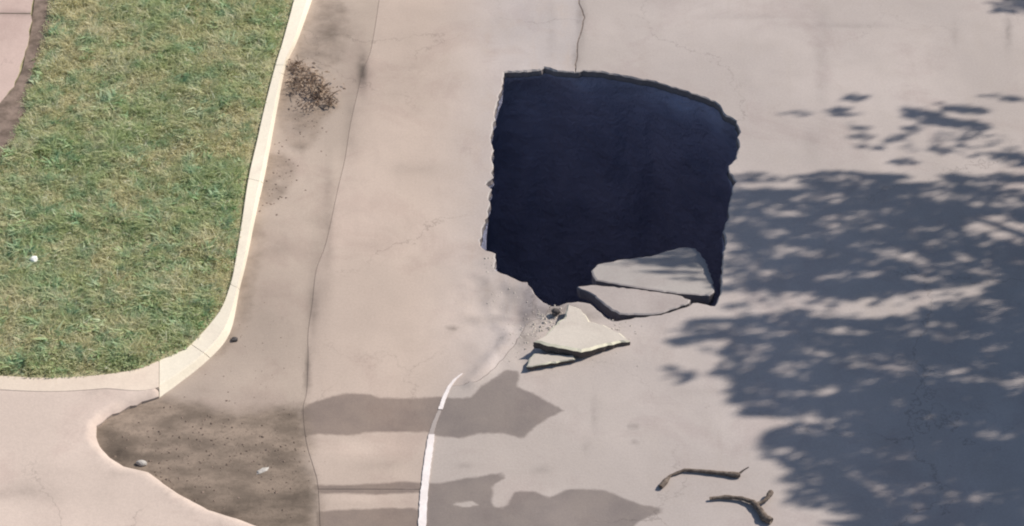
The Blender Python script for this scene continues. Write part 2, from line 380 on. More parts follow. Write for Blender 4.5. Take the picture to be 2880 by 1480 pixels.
# slab between gutter joint and middle joint, down to the cross joint near the bottom
yj = G(1030, 1376)[1]
def split(line, y):
    up = [p for p in line if p[1] > y]; dn = [p for p in line if p[1] <= y]; x = cross(line, y)
    return up+[(x, y+g)], [(x, y-g)]+dn
J1a, J1b = split(linear(j1), yj)
midB = [far(j2b[-1], -30)]
J2a, J2b_ = split(j2b+midB, yj)
A = J1a[::1]                                  # left side, top to bottom
left = shift(A, g)
right_up = [far(j2t[0], 30)]+j2t
rgt = shift(right_up[:-1], -.009)+hlD+shift(J2a[1:], -g)
poly = left+rgt[::-1]
hset = set(hlD)
cham = [((.012 if PX(*p)[1] < 230 else .008)+.012*random.random()) if p in hset else .0018 for p in poly]
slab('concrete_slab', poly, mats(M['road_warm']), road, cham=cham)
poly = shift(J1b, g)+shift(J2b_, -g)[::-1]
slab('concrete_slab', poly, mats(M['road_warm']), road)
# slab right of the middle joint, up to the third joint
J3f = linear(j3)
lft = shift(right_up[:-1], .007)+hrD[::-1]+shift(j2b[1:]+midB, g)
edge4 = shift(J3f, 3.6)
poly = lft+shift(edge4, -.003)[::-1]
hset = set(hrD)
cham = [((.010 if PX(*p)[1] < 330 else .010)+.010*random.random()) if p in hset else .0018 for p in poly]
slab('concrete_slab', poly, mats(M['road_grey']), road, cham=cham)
slab('concrete_slab', shift(edge4, .003)+shift(J3f, 7.2)[::-1], mats(M['road_grey']), road, step=.2)
# dirt packed into the joints
def ribbon(name, line, wd, z, m, parent, zf=None):
    V = []; F = []
    L2 = dens(line, .25)
    P = np.array(L2); zz = (zf(P[:, 0], P[:, 1]) if zf else 0)+z
    for i in range(len(P)):
        d = P[min(i+1, len(P)-1)]-P[max(i-1, 0)]; d = d/np.linalg.norm(d); nn = np.array([-d[1], d[0]])*wd*.5
        V += [(*(P[i]+nn), zz[i]), (*(P[i]-nn), zz[i])]
        if i: F.append((2*i-2, 2*i-1, 2*i+1, 2*i))
    return mesh_obj(name, V, F, m, parent)
for ln in (linear(j1), right_up[:-1], j2b[12:]+midB, edge4, [(cross(linear(j1), yj), yj), (cross(j2b+midB, yj), yj)]):
    ribbon('joint_filler', ln, .02, -.005, M['joint_dirt'], road, road_z)

# gutter strip between kerb / driveway lip and the first joint
KLs = smooth(KL, 5); KRs = smooth(KR, 5)
kr0 = [G(*p) for p in KRs]; lip0 = [G(*p) for p in LIP]
gl = [far(kr0[0], 30)]+kr0+lip0[1:]+[far(lip0[-1], -30)]
gl = [(a-.03, b) for a, b in gl]
gut = tag(slab('gutter', gl+shift(linear(j1), -g)[::-1], mats(M['gutter'])), kind='structure')

# ------------------------------------------------------------------ kerb
KH = .11
kerb = tag(empty('kerb'), kind='structure')
def resample(line, n):
    P = np.array(line, float); d = np.r_[0, np.cumsum(np.hypot(*np.diff(P, axis=0).T))]; t = np.linspace(0, d[-1], n)
    return np.c_[np.interp(t, d, P[:, 0]), np.interp(t, d, P[:, 1])]
def kerb_piece(kl, kr, seg, n=40):
    a = resample(kl, n); b = resample(kr, n); V = []; F = []
    for i in range(n):
        fr = .72
        KH = .11-.022*min(1, max(0, (a[i][1]-800)/214)); fr = .72-.1*min(1, max(0, (a[i][1]-800)/150))
        lt = np.array(G(*a[i], KH)); rb = np.array(G(*b[i], 0)); mpx = a[i]+(b[i]-a[i])*fr
        mt = np.array(G(*mpx, KH)); mt2 = mt+(rb-mt)*.18
        jz = .003*noise.noise((float(lt[0])*3, float(lt[1])*3, 0))
        V += [(*lt, -.1), (*lt, KH+jz), (*mt, KH+jz), (*mt2, KH-.012), (*(rb+(rb-mt)*.05), -.02), (*(rb+(rb-mt)*.05), -.15)]
        if i:
            for k in range(5): q = 6*i; F.append((q-6+k, q-6+k+1, q+k+1, q+k))
    F.append(tuple(range(6))); F.append(tuple(reversed(range(6*n-6, 6*n))))
    return mesh_obj('kerb_stone', V, F, M['kerb'], kerb, False)
cuts = [0, 3, 6, 9, 11, 13]
for a, b in zip(cuts, cuts[1:]):
    kl = KLs[a*5:b*5+1]; kr = KRs[a*5:b*5+1]
    # leave a 12 mm joint
    e = np.array(kl[-1], float), np.array(kr[-1], float); f = np.array(kl[-2], float), np.array(kr[-2], float)
    kl = kl[:-1]+[tuple(e[0]+(f[0]-e[0])*1.6/np.linalg.norm(f[0]-e[0]))]; kr = kr[:-1]+[tuple(e[1]+(f[1]-e[1])*1.6/np.linalg.norm(f[1]-e[1]))]
    kerb_piece(kl, kr, a)
# straight run beyond the frame
k0 = G(*KL[0], KH); k1 = G(*KR[0], 0)
V = []
for y in (30, k0[1]):
    lt = far(k0, y); rb = far(k1, y); wv = .15
    V += [(lt[0], y, -.1), (lt[0], y, KH), (lt[0]+wv, y, KH), (rb[0]+.0, y, -.05)]
mesh_obj('kerb_stone', V, [(0, 1, 5, 4), (1, 2, 6, 5), (2, 3, 7, 6), (0, 3, 2, 1), (4, 5, 6, 7)], M['kerb'], kerb)

# ------------------------------------------------------------------ driveway
GB = [(-60,1054),(0,1056),(80,1060),(157,1061),(240,1057),(313,1050),(391,1036),(447,1014)]      # lower edge of the grass
lipD = [G(a, b, .0) for a, b in LIP]
def drive_z(X, Y):
    P = np.array(lipD); d = segdist(P, X, Y, False)
    nzv = np.array([noise.noise((float(a)*1.1, float(b)*1.1, 5.)) for a, b in zip(X, Y)])
    return np.minimum(.02+d*1.1, .087)+nzv*.004
gb = [G(a, b+2, .085) for a, b in GB]
dp = dens(gb, .1)+dens([(a+.0, b) for a, b in lipD], .06, .008, seed=9)
dp += [far(lipD[-1], -12), (-30, -12), (-30, gb[0][1])]
dch = [.006]*len(dp)
tag(slab('driveway', dp, [M['drive'], M['drive'], M['gutter']], zf=drive_z, cham=dch, thick=.16, nomud=True), kind='structure')

# low flush kerb running on below the grass
M['kerb_low'] = concrete('low_kerb_concrete', (.68, .57, .465), attrs=False, var=.08)
lk = []
for (a, b) in smooth(GB, 4): lk.append((a, b))
lows = [(lk[0][0], lk[0][1]+44)]
top_ = [G(a, b+1, .09) for a, b in lk]; bot_ = [G(a, b+(40+.25*max(0, a-300))*min(1, (449-a)/30+.9), .09) for a, b in lk]
for i0, i1 in ((0, 12), (12, len(lk)-1)):
    q = top_[i0:i1+1]+bot_[i0:i1+1][::-1]
    slab('kerb_stone', q, [M['kerb_low']]*3, kerb, zf=lambda X, Y: .0915+0*X, thick=.09, fx=False)

# ------------------------------------------------------------------ verge: soil, sidewalk, grass
GLEFT = [(150,-80),(135,0),(118,100),(88,180),(66,260),(48,330),(20,400),(-20,450),(-200,640)]
WALK = [(110,-80),(92,0),(88,60),(76,130),(58,190),(38,245),(8,285),(-60,360),(-240,540)]
zg = .075
def verge_z(X, Y): return np.array([.012*noise.noise((float(a)*.9, float(b)*.9, 1.)) + .012*noise.noise((float(a)*4, float(b)*4, 2.)) for a, b in zip(X, Y)])
kl_g = [G(a, b, KH) for a, b in KLs]; kl_g = [(a-.012, b) for a, b in kl_g]
gbg = [G(a, b-3, KH) for a, b in GB]
vp = [far(kl_g[0], 28)]+kl_g+gbg[::-1][1:]+[(-30, gbg[0][1]), (-30, 28)]
tag(slab('verge_soil', vp, [M['soil'], M['soil'], M['soil']], zf=verge_z, top=zg, thick=.25, step=.12, fx=False), kind='structure')
wk = [G(a, b, .1) for a, b in WALK]
walk = tag(empty('sidewalk'), kind='structure')
wD = dens([far(wk[0], 28)]+wk, .1, .012, seed=12)
# cross joint of the sidewalk
wj = G(30, 40, .1)
up = [p for p in wD if p[1] > wj[1]]; dn = [p for p in wD if p[1] <= wj[1]]
def wz(X, Y): return .11+0*X
def sdir(p, dx): return (p[0]-dx, p[1]+dx*.02)
slab('sidewalk_slab', up+[(up[-1][0], wj[1]+.008), (up[-1][0]-1.6, wj[1]+.03), (up[0][0]-1.6, 28)], [M['walk'], M['walk'], M['soil']], walk, zf=wz, thick=.1)
slab('sidewalk_slab', [(up[-1][0], wj[1]-.008)]+dn+[(dn[-1][0]-1.4, dn[-1][1]), (up[-1][0]-1.6, wj[1]+.014)], [M['walk'], M['walk'], M['soil']], walk, zf=wz, thick=.1)
# brown trodden edge between sidewalk and grass
ed = [G(a+2, b, .1) for a, b in WALK]; eg = [G(a+14, b, .1) for a, b in GLEFT]
tag(slab('dirt_edge', dens(ed, .12, .02, seed=2)+dens(eg, .12, .04, seed=8)[::-1], [M['soil_grey']]*3, zf=lambda X, Y: verge_z(X, Y)*1.2+.098, thick=.05, step=.1, fx=False), kind='structure')

GRASSPOLY = [(a, b) for a, b in GLEFT]+[(-200, 1050)]+[(a, b) for a, b in GB]+[(a-2, b-1) for a, b in KLs[::-1]][1:]+[(150, -80)]
def grass(n, name, mat, seed, hmin, hmax, wmin, wmax, cond=None, bend=.6, label=None):
    r = np.random.default_rng(seed)
    px = r.uniform(-120, 900, n*2); py = r.uniform(-80, 1066, n*2)
    ok = inpoly(GRASSPOLY, px, py)
    edge = segdist(GRASSPOLY, px, py)
    px, py, edge = px[ok], py[ok], edge[ok]
    if cond is not None:
        k = cond(px, py, edge, r); px, py, edge = px[k], py[k], edge[k]
    px, py, edge = px[:n], py[:n], edge[:n]
    n = len(px)
    # most blades stand in tufts
    nc = n//22; k = r.integers(0, nc, n); tuft = r.uniform(0, 1, n) < .72
    cv = r.uniform(0, 1, nc); chh = r.uniform(.6, 1.5, nc); caz = r.uniform(0, 6.28, nc)
    tpx = px[k]+r.normal(0, 8, n); tpy = py[k]+r.normal(0, 5, n); e2 = edge[k]
    tuft &= e2 > 14
    px = np.where(tuft, tpx, px); py = np.where(tuft, tpy, py); edge = np.where(tuft, e2, edge)
    u = (px-1440)/2880*WID; v = (740-py)/2880*WID
    dy = DIST*CP+v*SP; dz = -DIST*SP+v*CP; t = (KH-CAMP[2])/dz
    X = u*t; Y = CAMP[1]+dy*t; Z = np.full(n, KH-.015)
    cl = np.array([noise.noise((float(a)*2.2, float(b)*2.2, 4.)) for a, b in zip(X[::1], Y)])
    h = r.uniform(hmin, hmax, n)*(1+.7*cl)*np.clip(edge/40, .5, 1)*np.where(tuft, chh[k], .6)
    wd = r.uniform(wmin, wmax, n); az = np.where(tuft, caz[k]+r.normal(0, .8, n), r.uniform(0, 2*np.pi, n)); fa = r.uniform(0, 2*np.pi, n)
    lean = r.uniform(.3, 1.2, n)*bend
    tx = np.cos(az)*lean*h; ty = np.sin(az)*lean*h
    wx = np.cos(fa)*wd*.5; wy = np.sin(fa)*wd*.5
    V = np.empty((n, 5, 3))
    V[:, 0] = np.c_[X-wx, Y-wy, Z]; V[:, 1] = np.c_[X+wx, Y+wy, Z]
    V[:, 2] = np.c_[X-wx*.9+tx*.35, Y-wy*.9+ty*.35, Z+h*.6]; V[:, 3] = np.c_[X+wx*.9+tx*.35, Y+wy*.9+ty*.35, Z+h*.6]
    V[:, 4] = np.c_[X+tx*1.1, Y+ty*1.1, Z+h*.9]
    b = np.arange(n)*5
    me = bpy.data.meshes.new(name)
    me.vertices.add(n*5); me.vertices.foreach_set('co', V.ravel().astype(np.float32))
    tri = np.stack([np.c_[b, b+1, b+3], np.c_[b, b+3, b+2], np.c_[b+2, b+3, b+4]], 1).reshape(-1, 3)
    me.loops.add(tri.size); me.loops.foreach_set('vertex_index', tri.ravel().astype(np.int32))
    me.polygons.add(len(tri)); me.polygons.foreach_set('loop_start', np.arange(0, tri.size, 3, dtype=np.int32))
    vv = np.clip(np.where(tuft, cv[k]*.75+r.uniform(0, .3, n), r.uniform(0, .85, n)), 0, 1)
    at = me.attributes.new('v', 'FLOAT', 'POINT'); at.data.foreach_set('value', np.repeat(vv, 5).astype(np.float32))
    me.materials.append(mat); me.update(); me.validate()
    o = bpy.data.objects.new(name, me); COL.objects.link(o)
    return o
def notbare(px, py, e, r):
    f = np.array([noise.noise((float(a)*.012, float(b)*.02, 7.)) for a, b in zip(px, py)])
    return r.uniform(0, 1, len(px)) < np.clip(1.1+f*1.2, .25, 1)*np.where((px > 640-(py-500)*.1) & (py > 430) & (py < 560), .6, 1)
tag(grass(190000, 'grass', M['grass'], 1, .035, .075, .008, .015, notbare, bend=1.5), 'mottled green and straw coloured grass filling the verge beside the kerb', 'grass', kind='stuff')
tag(grass(16000, 'weed_leaves', M['weed'], 2, .035, .07, .022, .045, lambda px, py, e, r: r.uniform(0, 1, len(px)) < np.clip(.15+.85*(py > 560)+np.array([noise.noise((float(a)*.008, float(b)*.012, 17.)) for a, b in zip(px, py)])*1.5, .02, 1), bend=1.6),
    'darker broad weed leaves growing between the grass of the verge', 'weeds', kind='stuff')

# ------------------------------------------------------------------ the sinkhole below the road
def cavern():
    out = hlD[:-1]+hrD[:-1]; P = np.array(out); c = P.mean(0); n = len(P)
    lev = [(-.09, .995), (-.14, 1.0), (-.25, 1.02), (-.7, 1.09), (-1.4, 1.14), (-2.1, 1.17), (-2.8, 1.15), (-3.5, 1.12), (-4.1, 1.05), (-4.6, .9), (-4.8, .6)]
    V = []; F = []
    sm = P.copy()
    for k in range(12): sm = (np.roll(sm, 1, 0)+sm*2+np.roll(sm, -1, 0))/4
    for k, (z, s) in enumerate(lev):
        B = P if k < 2 else sm
        for i in range(n):
            q = c+(B[i]-c)*s; a = noise.noise((q[0]*1.3, q[1]*1.3, z*1.3))*.22+noise.noise((q[0]*4, q[1]*4, z*4))*.08 if k > 1 else 0
            d = (q-c)/np.linalg.norm(q-c); q = q+d*a; V.append((q[0], q[1], z+(a*.3 if k > 2 else 0)))
    for k in range(len(lev)-1):
        for i in range(n): j = (i+1) % n; F.append((k*n+i, k*n+j, (k+1)*n+j, (k+1)*n+i))
    V.append((c[0], c[1], -4.85)); b = (len(lev)-1)*n
    for i in range(n): F.append((b+i, b+(i+1) % n, len(V)-1))
    return tag(mesh_obj('sinkhole', V, F, M['pit'], smooth=True), kind='structure')
cavern()

# ------------------------------------------------------------------ fallen slabs and rubble
def plate(name, pts, thick, mats, parent=None, bev=.012, seed=1, jag=.01, skew=(0, 0)):
    """pts: (px, py, z) of the top outline; solid broken plate with chipped rim"""
    P3 = [Vector(g3(a, b, z)) for a, b, z in pts]; r = random.Random(seed)
    Q = []
    n0 = len(P3)
    for i in range(n0):
        a = P3[i]; b = P3[(i+1) % n0]; k = max(1, int((b-a).length/.05))
        for j in range(k):
            p = a.lerp(b, j/k)
            if j: p = p+Vector((r.uniform(-1, 1), r.uniform(-1, 1), r.uniform(-.3, .3)))*jag
            Q.append(p)
    n = len(Q); c = sum(Q, Vector())/n
    nrm = Vector()
    for i in range(n): nrm += (Q[i]-c).cross(Q[(i+1) % n]-c)
    if nrm.z < 0: Q.reverse(); nrm = -nrm
    nrm.normalize()
    Q = [q-nrm*(q-c).dot(nrm)*.85 for q in Q]
    bm = bmesh.new()
    rings = []
    for off, dn in ((-bev*2.2, .0), (-bev*1.6, .0), (0, bev), (r.uniform(-.004, .004), thick*.6), (-.012, thick)):
        ring = []
        for q in Q:
            d = (q-c); d = d-nrm*d.dot(nrm); ln = d.length; d.normalize()
            p = q+d*off-nrm*dn+Vector(skew+(0,))*(dn/thick)
            if dn > bev: p += Vector((r.uniform(-1, 1), r.uniform(-1, 1), 0))*.008
            ring.append(bm.verts.new(p))
        rings.append(ring)
    for a, b in zip(rings, rings[1:]):
        k = rings.index(a)
        for i in range(n):
            f = bm.faces.new((a[i], b[i], b[(i+1) % n], a[(i+1) % n])); f.material_index = 0 if k == 0 else (1 if k == 1 else 2)
    # inner top: one more relief ring and centre
    ir = [bm.verts.new(c.lerp(v.co, .55)) for v in rings[0]]
    cv = bm.verts.new(c)
    for i in range(n):
        bm.faces.new((rings[0][i], rings[0][(i+1) % n], ir[(i+1) % n], ir[i])); bm.faces.new((ir[i], ir[(i+1) % n], cv))
    bm.faces.new(list(reversed(rings[-1])))
    bmesh.ops.recalc_face_normals(bm, faces=bm.faces)
    me = bpy.data.meshes.new(name); bm.to_mesh(me); bm.free()
    for m in mats: me.materials.append(m)
    o = bpy.data.objects.new(name, me); COL.objects.link(o)
    return o
pm = [M['slab_grey'], M['fresh'], M['broken_side']]
tag(plate('fallen_slab', [(1663,762,-.30),(1678,746,-.36),(1753,730,-.40),(1829,721,-.42),(1889,699,-.45),(1923,690,-.46),(1958,693,-.45),(1985,732,-.36),(2002,781,-.22),(2010,822,-.10),(1995,834,-.07),(1904,822,-.07),(1791,805,-.12),(1676,790,-.22)], .15, pm, seed=5),
    'large broken road slab tipped down into the sinkhole at its lower right corner', 'broken slab')
tag(plate('sunken_slab', [(1622,806,-.10),(1645,803,-.09),(1674,800,-.08),(1791,812,-.06),(1904,829,-.03),(1942,842,-.012),(1938,851,-.012),(1859,880,-.025),(1810,884,-.035),(1742,883,-.055),(1702,858,-.065),(1663,825,-.08)], .15, [M['slab_pink'], M['fresh'], M['broken_side']], seed=8),
    'narrow pointed road slab sunk just below street level in front of the tipped slab', 'broken slab')
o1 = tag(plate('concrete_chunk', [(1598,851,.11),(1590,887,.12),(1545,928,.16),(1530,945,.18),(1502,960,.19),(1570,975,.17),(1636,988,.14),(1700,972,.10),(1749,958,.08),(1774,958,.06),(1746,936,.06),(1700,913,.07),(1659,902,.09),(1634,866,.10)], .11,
         [M['rubble'], M['cream'], M['chunk_shaded']], bev=.02, seed=11),
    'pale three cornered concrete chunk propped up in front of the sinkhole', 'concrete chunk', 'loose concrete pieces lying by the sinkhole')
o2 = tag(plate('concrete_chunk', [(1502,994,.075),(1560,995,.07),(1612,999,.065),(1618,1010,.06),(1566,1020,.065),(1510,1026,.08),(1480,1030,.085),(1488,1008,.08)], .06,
         [M['rubble'], M['cream'], M['chunk_shaded']], bev=.012, seed=12),
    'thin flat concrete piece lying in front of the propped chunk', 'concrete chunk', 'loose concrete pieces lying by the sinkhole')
def rock(name, px, py, size, m, seed, flat=.6, parent=None, z0=0., stretch=(1, 1)):
    r = random.Random(seed); bm = bmesh.new(); bmesh.ops.create_icosphere(bm, subdivisions=2, radius=1)
    x, y = G(px, py, z0)
    for v in bm.verts:
        k = 1+.35*noise.noise(v.co*1.4+Vector((seed, 0, 0)))
        v.co = Vector((v.co.x*k*size*stretch[0], v.co.y*k*size*stretch[1], (v.co.z*k*flat+flat*.55)*size))
    me = bpy.data.meshes.new(name); bm.to_mesh(me); bm.free(); me.materials.append(m)
    o = bpy.data.objects.new(name, me); COL.objects.link(o); o.location = (x, y, z0); o.rotation_euler.z = r.uniform(0, 6)
    return o
tag(rock('stone', 660, 957, .04, M['dark_stone'], 3), 'small dark stone at the foot of the kerb bend', 'stone')
tag(rock('stone', 398, 1306, .05, M['pale_stone'], 4, z0=-.03, stretch=(.7, 1.3)), 'small pale stone standing in mud at the driveway lip', 'stone')
tag(rock('stone', 738, 1326, .06, M['pale_stone'], 5, .25, z0=-.012, stretch=(1.3, .6)), 'flat pale stone in the middle of the muddy gutter', 'stone')
tag(rock('litter', 96, 732, .05, M['litter'], 6, .6, z0=KH+.03), 'scrap of white litter lying in the grass', 'litter')
tag(rock('stone', 1563, 880, .05, M['dark_stone'], 8, z0=0), 'dark stone left of the propped concrete chunk', 'stone')
def crumbs(name, centers, m, seed, label=None, cat='rubble', kind='stuff', parent=None):
    r = np.random.default_rng(seed); V = []; F = []
    for (cx, cy, rx, ry, n, s0, s1) in centers:
        for _ in range(n):
            px = cx+r.normal()*rx; py = cy+r.normal()*ry
            if inpoly(HOLE_L[:-1]+HOLE_R[:-1], np.array([px]), np.array([py]))[0]: continue
            x, y = G(px, py); z = float(road_z(np.array([x]), np.array([y]))[0]); s = r.uniform(s0, s1)
            b = len(V)
            base = np.array([(1, 0, 0), (.3, .9, .1), (-.8, .6, 0), (-.9, -.6, .1), (.2, -1, 0), (0, 0, .8), (.4, .2, .6)])*s*r.uniform(.6, 1.3, (7, 3))
            a = r.uniform(0, 6.28); ca, sa = math.cos(a), math.sin(a)
            for q in base: V.append((x+q[0]*ca-q[1]*sa, y+q[0]*sa+q[1]*ca, z+q[2]*.8-.002))
            for i in range(5): F.append((b+i, b+(i+1) % 5, b+(6 if i in (0, 1) else 5)))
            F.append((b+1, b+6, b+5)); F.append((b+2, b+5, b+6)) 
    return tag(mesh_obj(name, V, F, m, parent), label, cat, kind=kind)
crumbs('concrete_crumbs', [(1510,905,45,28,50,.006,.018),(1550,895,34,18,70,.008,.034),(1490,960,30,22,30,.006,.022),(1680,920,40,14,25,.006,.022),(1440,940,30,40,22,.006,.016),(1385,740,14,16,20,.008,.02),(1400,840,40,30,30,.006,.016),(1700,920,60,18,50,.006,.02),(1600,1010,90,20,50,.004,.014)], M['rubble'], 3,
       'pale concrete crumbs scattered along the broken lower left rim of the sinkhole')
crumbs('grit', [(560,1280,130,70,260,.006,.02),(800,1300,60,90,90,.005,.016),(860,320,50,70,80,.006,.018),(770,520,30,50,60,.006,.02),(700,1000,80,90,70,.004,.012)], M['soil_grey'], 4,
       'brown grit and small stones washed into the gutter', 'grit')

# dead leaves and stalks against the kerb
def dead_heap():
    r = np.random.default_rng(5); V = []; F = []; A = []
    def leaf(x, y, z, s, el):
        a = r.uniform(0, 6.28); t = r.uniform(-.9, .9); b = len(V)
        d = np.array([math.cos(a)*math.cos(t), math.sin(a)*math.cos(t), math.sin(t)]); q = np.cross(d, r.normal(size=3)); q /= np.linalg.norm(q)
        c = np.array([x, y, z+abs(d[2])*s*.5])
        V.extend([c-d*s, c-q*s*el+np.array([0, 0, .2*s]), c+d*s, c+q*s*el]); F.append((b, b+1, b+2, b+3)); A.extend([r.uniform()]*4)
    for cx, cy, rx, ry, n in ((835,190,20,14,110), (865,225,30,22,260), (900,265,28,18,300), (835,245,18,22,120), (930,295,12,8,70), (880,300,30,14,90)):
        for _ in range(int(n*.75)):
            px = cx+r.normal()*rx*.75; py = cy+r.normal()*ry*.6; x, y = G(px, py)
            leaf(x, y, r.uniform(0, .07), r.uniform(.012, .034), r.uniform(.25, .6))
        for _ in range(n//5):
            px = cx+r.normal()*rx*.7; py = cy+r.normal()*ry*.7; x, y = G(px, py)
            leaf(x, y, r.uniform(.01, .10), r.uniform(.04, .10), .05)
    return mesh_obj('dead_leaf_heap', V, F, M['dead'], attrs={'v': A})
tag(dead_heap(), 'heap of brown dead leaves and stalks in the gutter against the kerb', 'dead leaves', kind='stuff')

# ------------------------------------------------------------------ white edge line at the bottom
def flat_strip(name, pts, m, parent, z=.004):
    """pts: (px, py, half width px)"""
    V = []; F = []; r = random.Random(4)
    fine = []
    for (a, b, w0), (c, d, w1) in zip(pts, pts[1:]):
        k = 10
        for i in range(k): t = i/k; fine.append((a+(c-a)*t, b+(d-b)*t, w0+(w1-w0)*t))
    fine.append(pts[-1])
    for i, (a, b, h) in enumerate(fine):
        h0 = h*r.uniform(.88, 1.1); h1 = h*r.uniform(.88, 1.1)
        for q in (a-h0, a+h1):
            x, y = G(q, b); zz = float(road_z(np.array([x]), np.array([y]))[0])
            V.append((x, y, zz+z))
        if i: F.append((2*i-2, 2*i, 2*i+1, 2*i-1))
    n = len(V)                                  # a raised bead of old sealant / mortar: give it sides
    V += [(a, b, c-z-.01) for a, b, c in V]
    for i in range(0, n-2, 2):
        F.append((i, i+n, i+2+n, i+2)); F.append((i+1, i+3, i+3+n, i+1+n))
    return mesh_obj(name, V, F, m, parent)
sl = tag(empty('white_line', g3(1200, 1350)), kind='structure')
flat_strip('line_strip', [(1300,1052,2),(1280,1068,4),(1263,1090,5),(1250,1118,6),(1238,1152,6)], M['paint'], sl, .008)
flat_strip('line_strip', [(1237,1154,5),(1222,1190,6),(1212,1224,7)], M['slab_pink'], sl, .006)
flat_strip('line_strip', [(1214,1224,9),(1206,1280,10),(1198,1340,10),(1192,1400,11),(1187,1480,11),(1182,1560,11)], M['paint'], sl, .014)

# ------------------------------------------------------------------ sticks
def stick(name, chains, label):
    V = []; F = []
    for ch in chains:
        P = [(Vector(g3(a, b, z)), rad) for a, b, z, rad in ch]
        Q = []
        for (p, ra), (q, rb) in zip(P, P[1:]):
            for i in range(4): t = i/4; Q.append((p.lerp(q, t), ra+(rb-ra)*t))
        Q.append(P[-1]); K = 8; b0 = len(V)
        for i, (p, rad) in enumerate(Q):
            d = (Q[min(i+1, len(Q)-1)][0]-Q[max(i-1, 0)][0]).normalized(); s = d.cross(Vector((0, 0, 1))).normalized(); u = s.cross(d)
            rad *= random.uniform(1.05, 1.4)
            for k in range(K): a = 2*math.pi*k/K; V.append(p+s*math.cos(a)*rad+u*math.sin(a)*rad)
            if i:
                for k in range(K): F.append((b0+(i-1)*K+k, b0+(i-1)*K+(k+1) % K, b0+i*K+(k+1) % K, b0+i*K+k))
        F.append(tuple(b0+k for k in range(K))); F.append(tuple(b0+(len(Q)-1)*K+k for k in reversed(range(K))))
    return tag(mesh_obj(name, V, F, M['stick'], smooth=True), label, 'stick', 'broken sticks lying on the road')
stick('stick', [[(1858,1370,.03,.02),(1870,1356,.035,.028),(1885,1338,.02,.012),(1925,1322,.03,.014),(1970,1325,.03,.016),(2030,1331,.03,.02),(2072,1336,.03,.026),(2082,1336,.03,.018)], [(2074,1336,.03,.012),(2092,1322,.07,.007),(2106,1314,.10,.004)]],
      'dark crooked stick, the upper of two on the pale road beside the tree shade')
stick('stick', [[(1996,1402,.03,.012),(2040,1398,.03,.017),(2087,1402,.035,.02),(2118,1413,.04,.024),(2138,1435,.04,.028),(2150,1456,.04,.034),(2170,1466,.04,.03)], [(2128,1418,.04,.015),(2148,1410,.05,.016),(2160,1398,.06,.02),(2166,1388,.06,.03),(2170,1382,.06,.02)]],
      'dark forked stick, the lower of two on the pale road beside the tree shade')

# ------------------------------------------------------------------ the tree beyond the right of the view, whose shade falls on the road
SHADE = [(2058,522),(2143,518),(2243,523),(2271,495),(2294,462),(2327,458),(2383,480),(2439,503),(2484,475),(2540,468),(2607,486),(2707,509),(2752,520),(2880,548),(3100,560),(3500,430),(3900,500),(4200,800),(4200,1500),(3900,1950),(3300,2050),(2700,1850),(2480,1620),
         (2372,1480),(2327,1458),(2271,1430),(2225,1390),(2215,1332),(2193,1305),(2170,1262),(2150,1235),(2145,1215),(2215,1184),(2115,1156),(2050,1130),(2076,1100),(2040,1075),(2010,1045),(2030,1010),(2045,960),(2000,950),(1900,962),(1885,950),(1960,930),(2050,915),(1935,912),(1945,900),(2060,890),(2040,800),(2046,690),(2056,600)]
# streaks of shade outside the mass: cx, cy, rx, ry, angle, density
DARK = [(2405,275,38,8,0,.8),(2368,314,42,10,6,.8),(2420,357,35,7,0,.6),(2420,385,30,7,0,.7),(2480,408,60,8,-8,.5),(2535,378,42,12,-25,.7),(2610,330,70,15,12,1),(2710,350,60,12,4,.9),(2715,308,62,8,8,.9),(2245,322,32,8,0,.6),(2830,276,60,6,5,.7),
        (2850,445,60,14,12,.9),(2840,500,60,9,6,.9),(2750,400,120,20,4,.25),(2850,15,50,18,0,.9),(2100,495,40,9,0,.6),(2760,540,50,12,8,.8),(2640,420,110,10,8,.2),
        (1980,635,110,13,2,.85),(2010,662,80,14,2,.8),(2030,615,60,40,0,.65),(1960,700,95,8,3,.6),(1900,655,100,7,3,.5),(1935,600,70,9,-4,.75),(1990,735,60,8,3,.5),
        (1910,1058,40,9,5,.55),(1930,1070,20,8,0,.6),(1890,1040,30,8,10,.5),(1990,1130,30,6,5,.2),
        (2090,860,60,10,5,.2),(1960,925,60,9,0,.45),(2000,985,50,14,5,.15)]
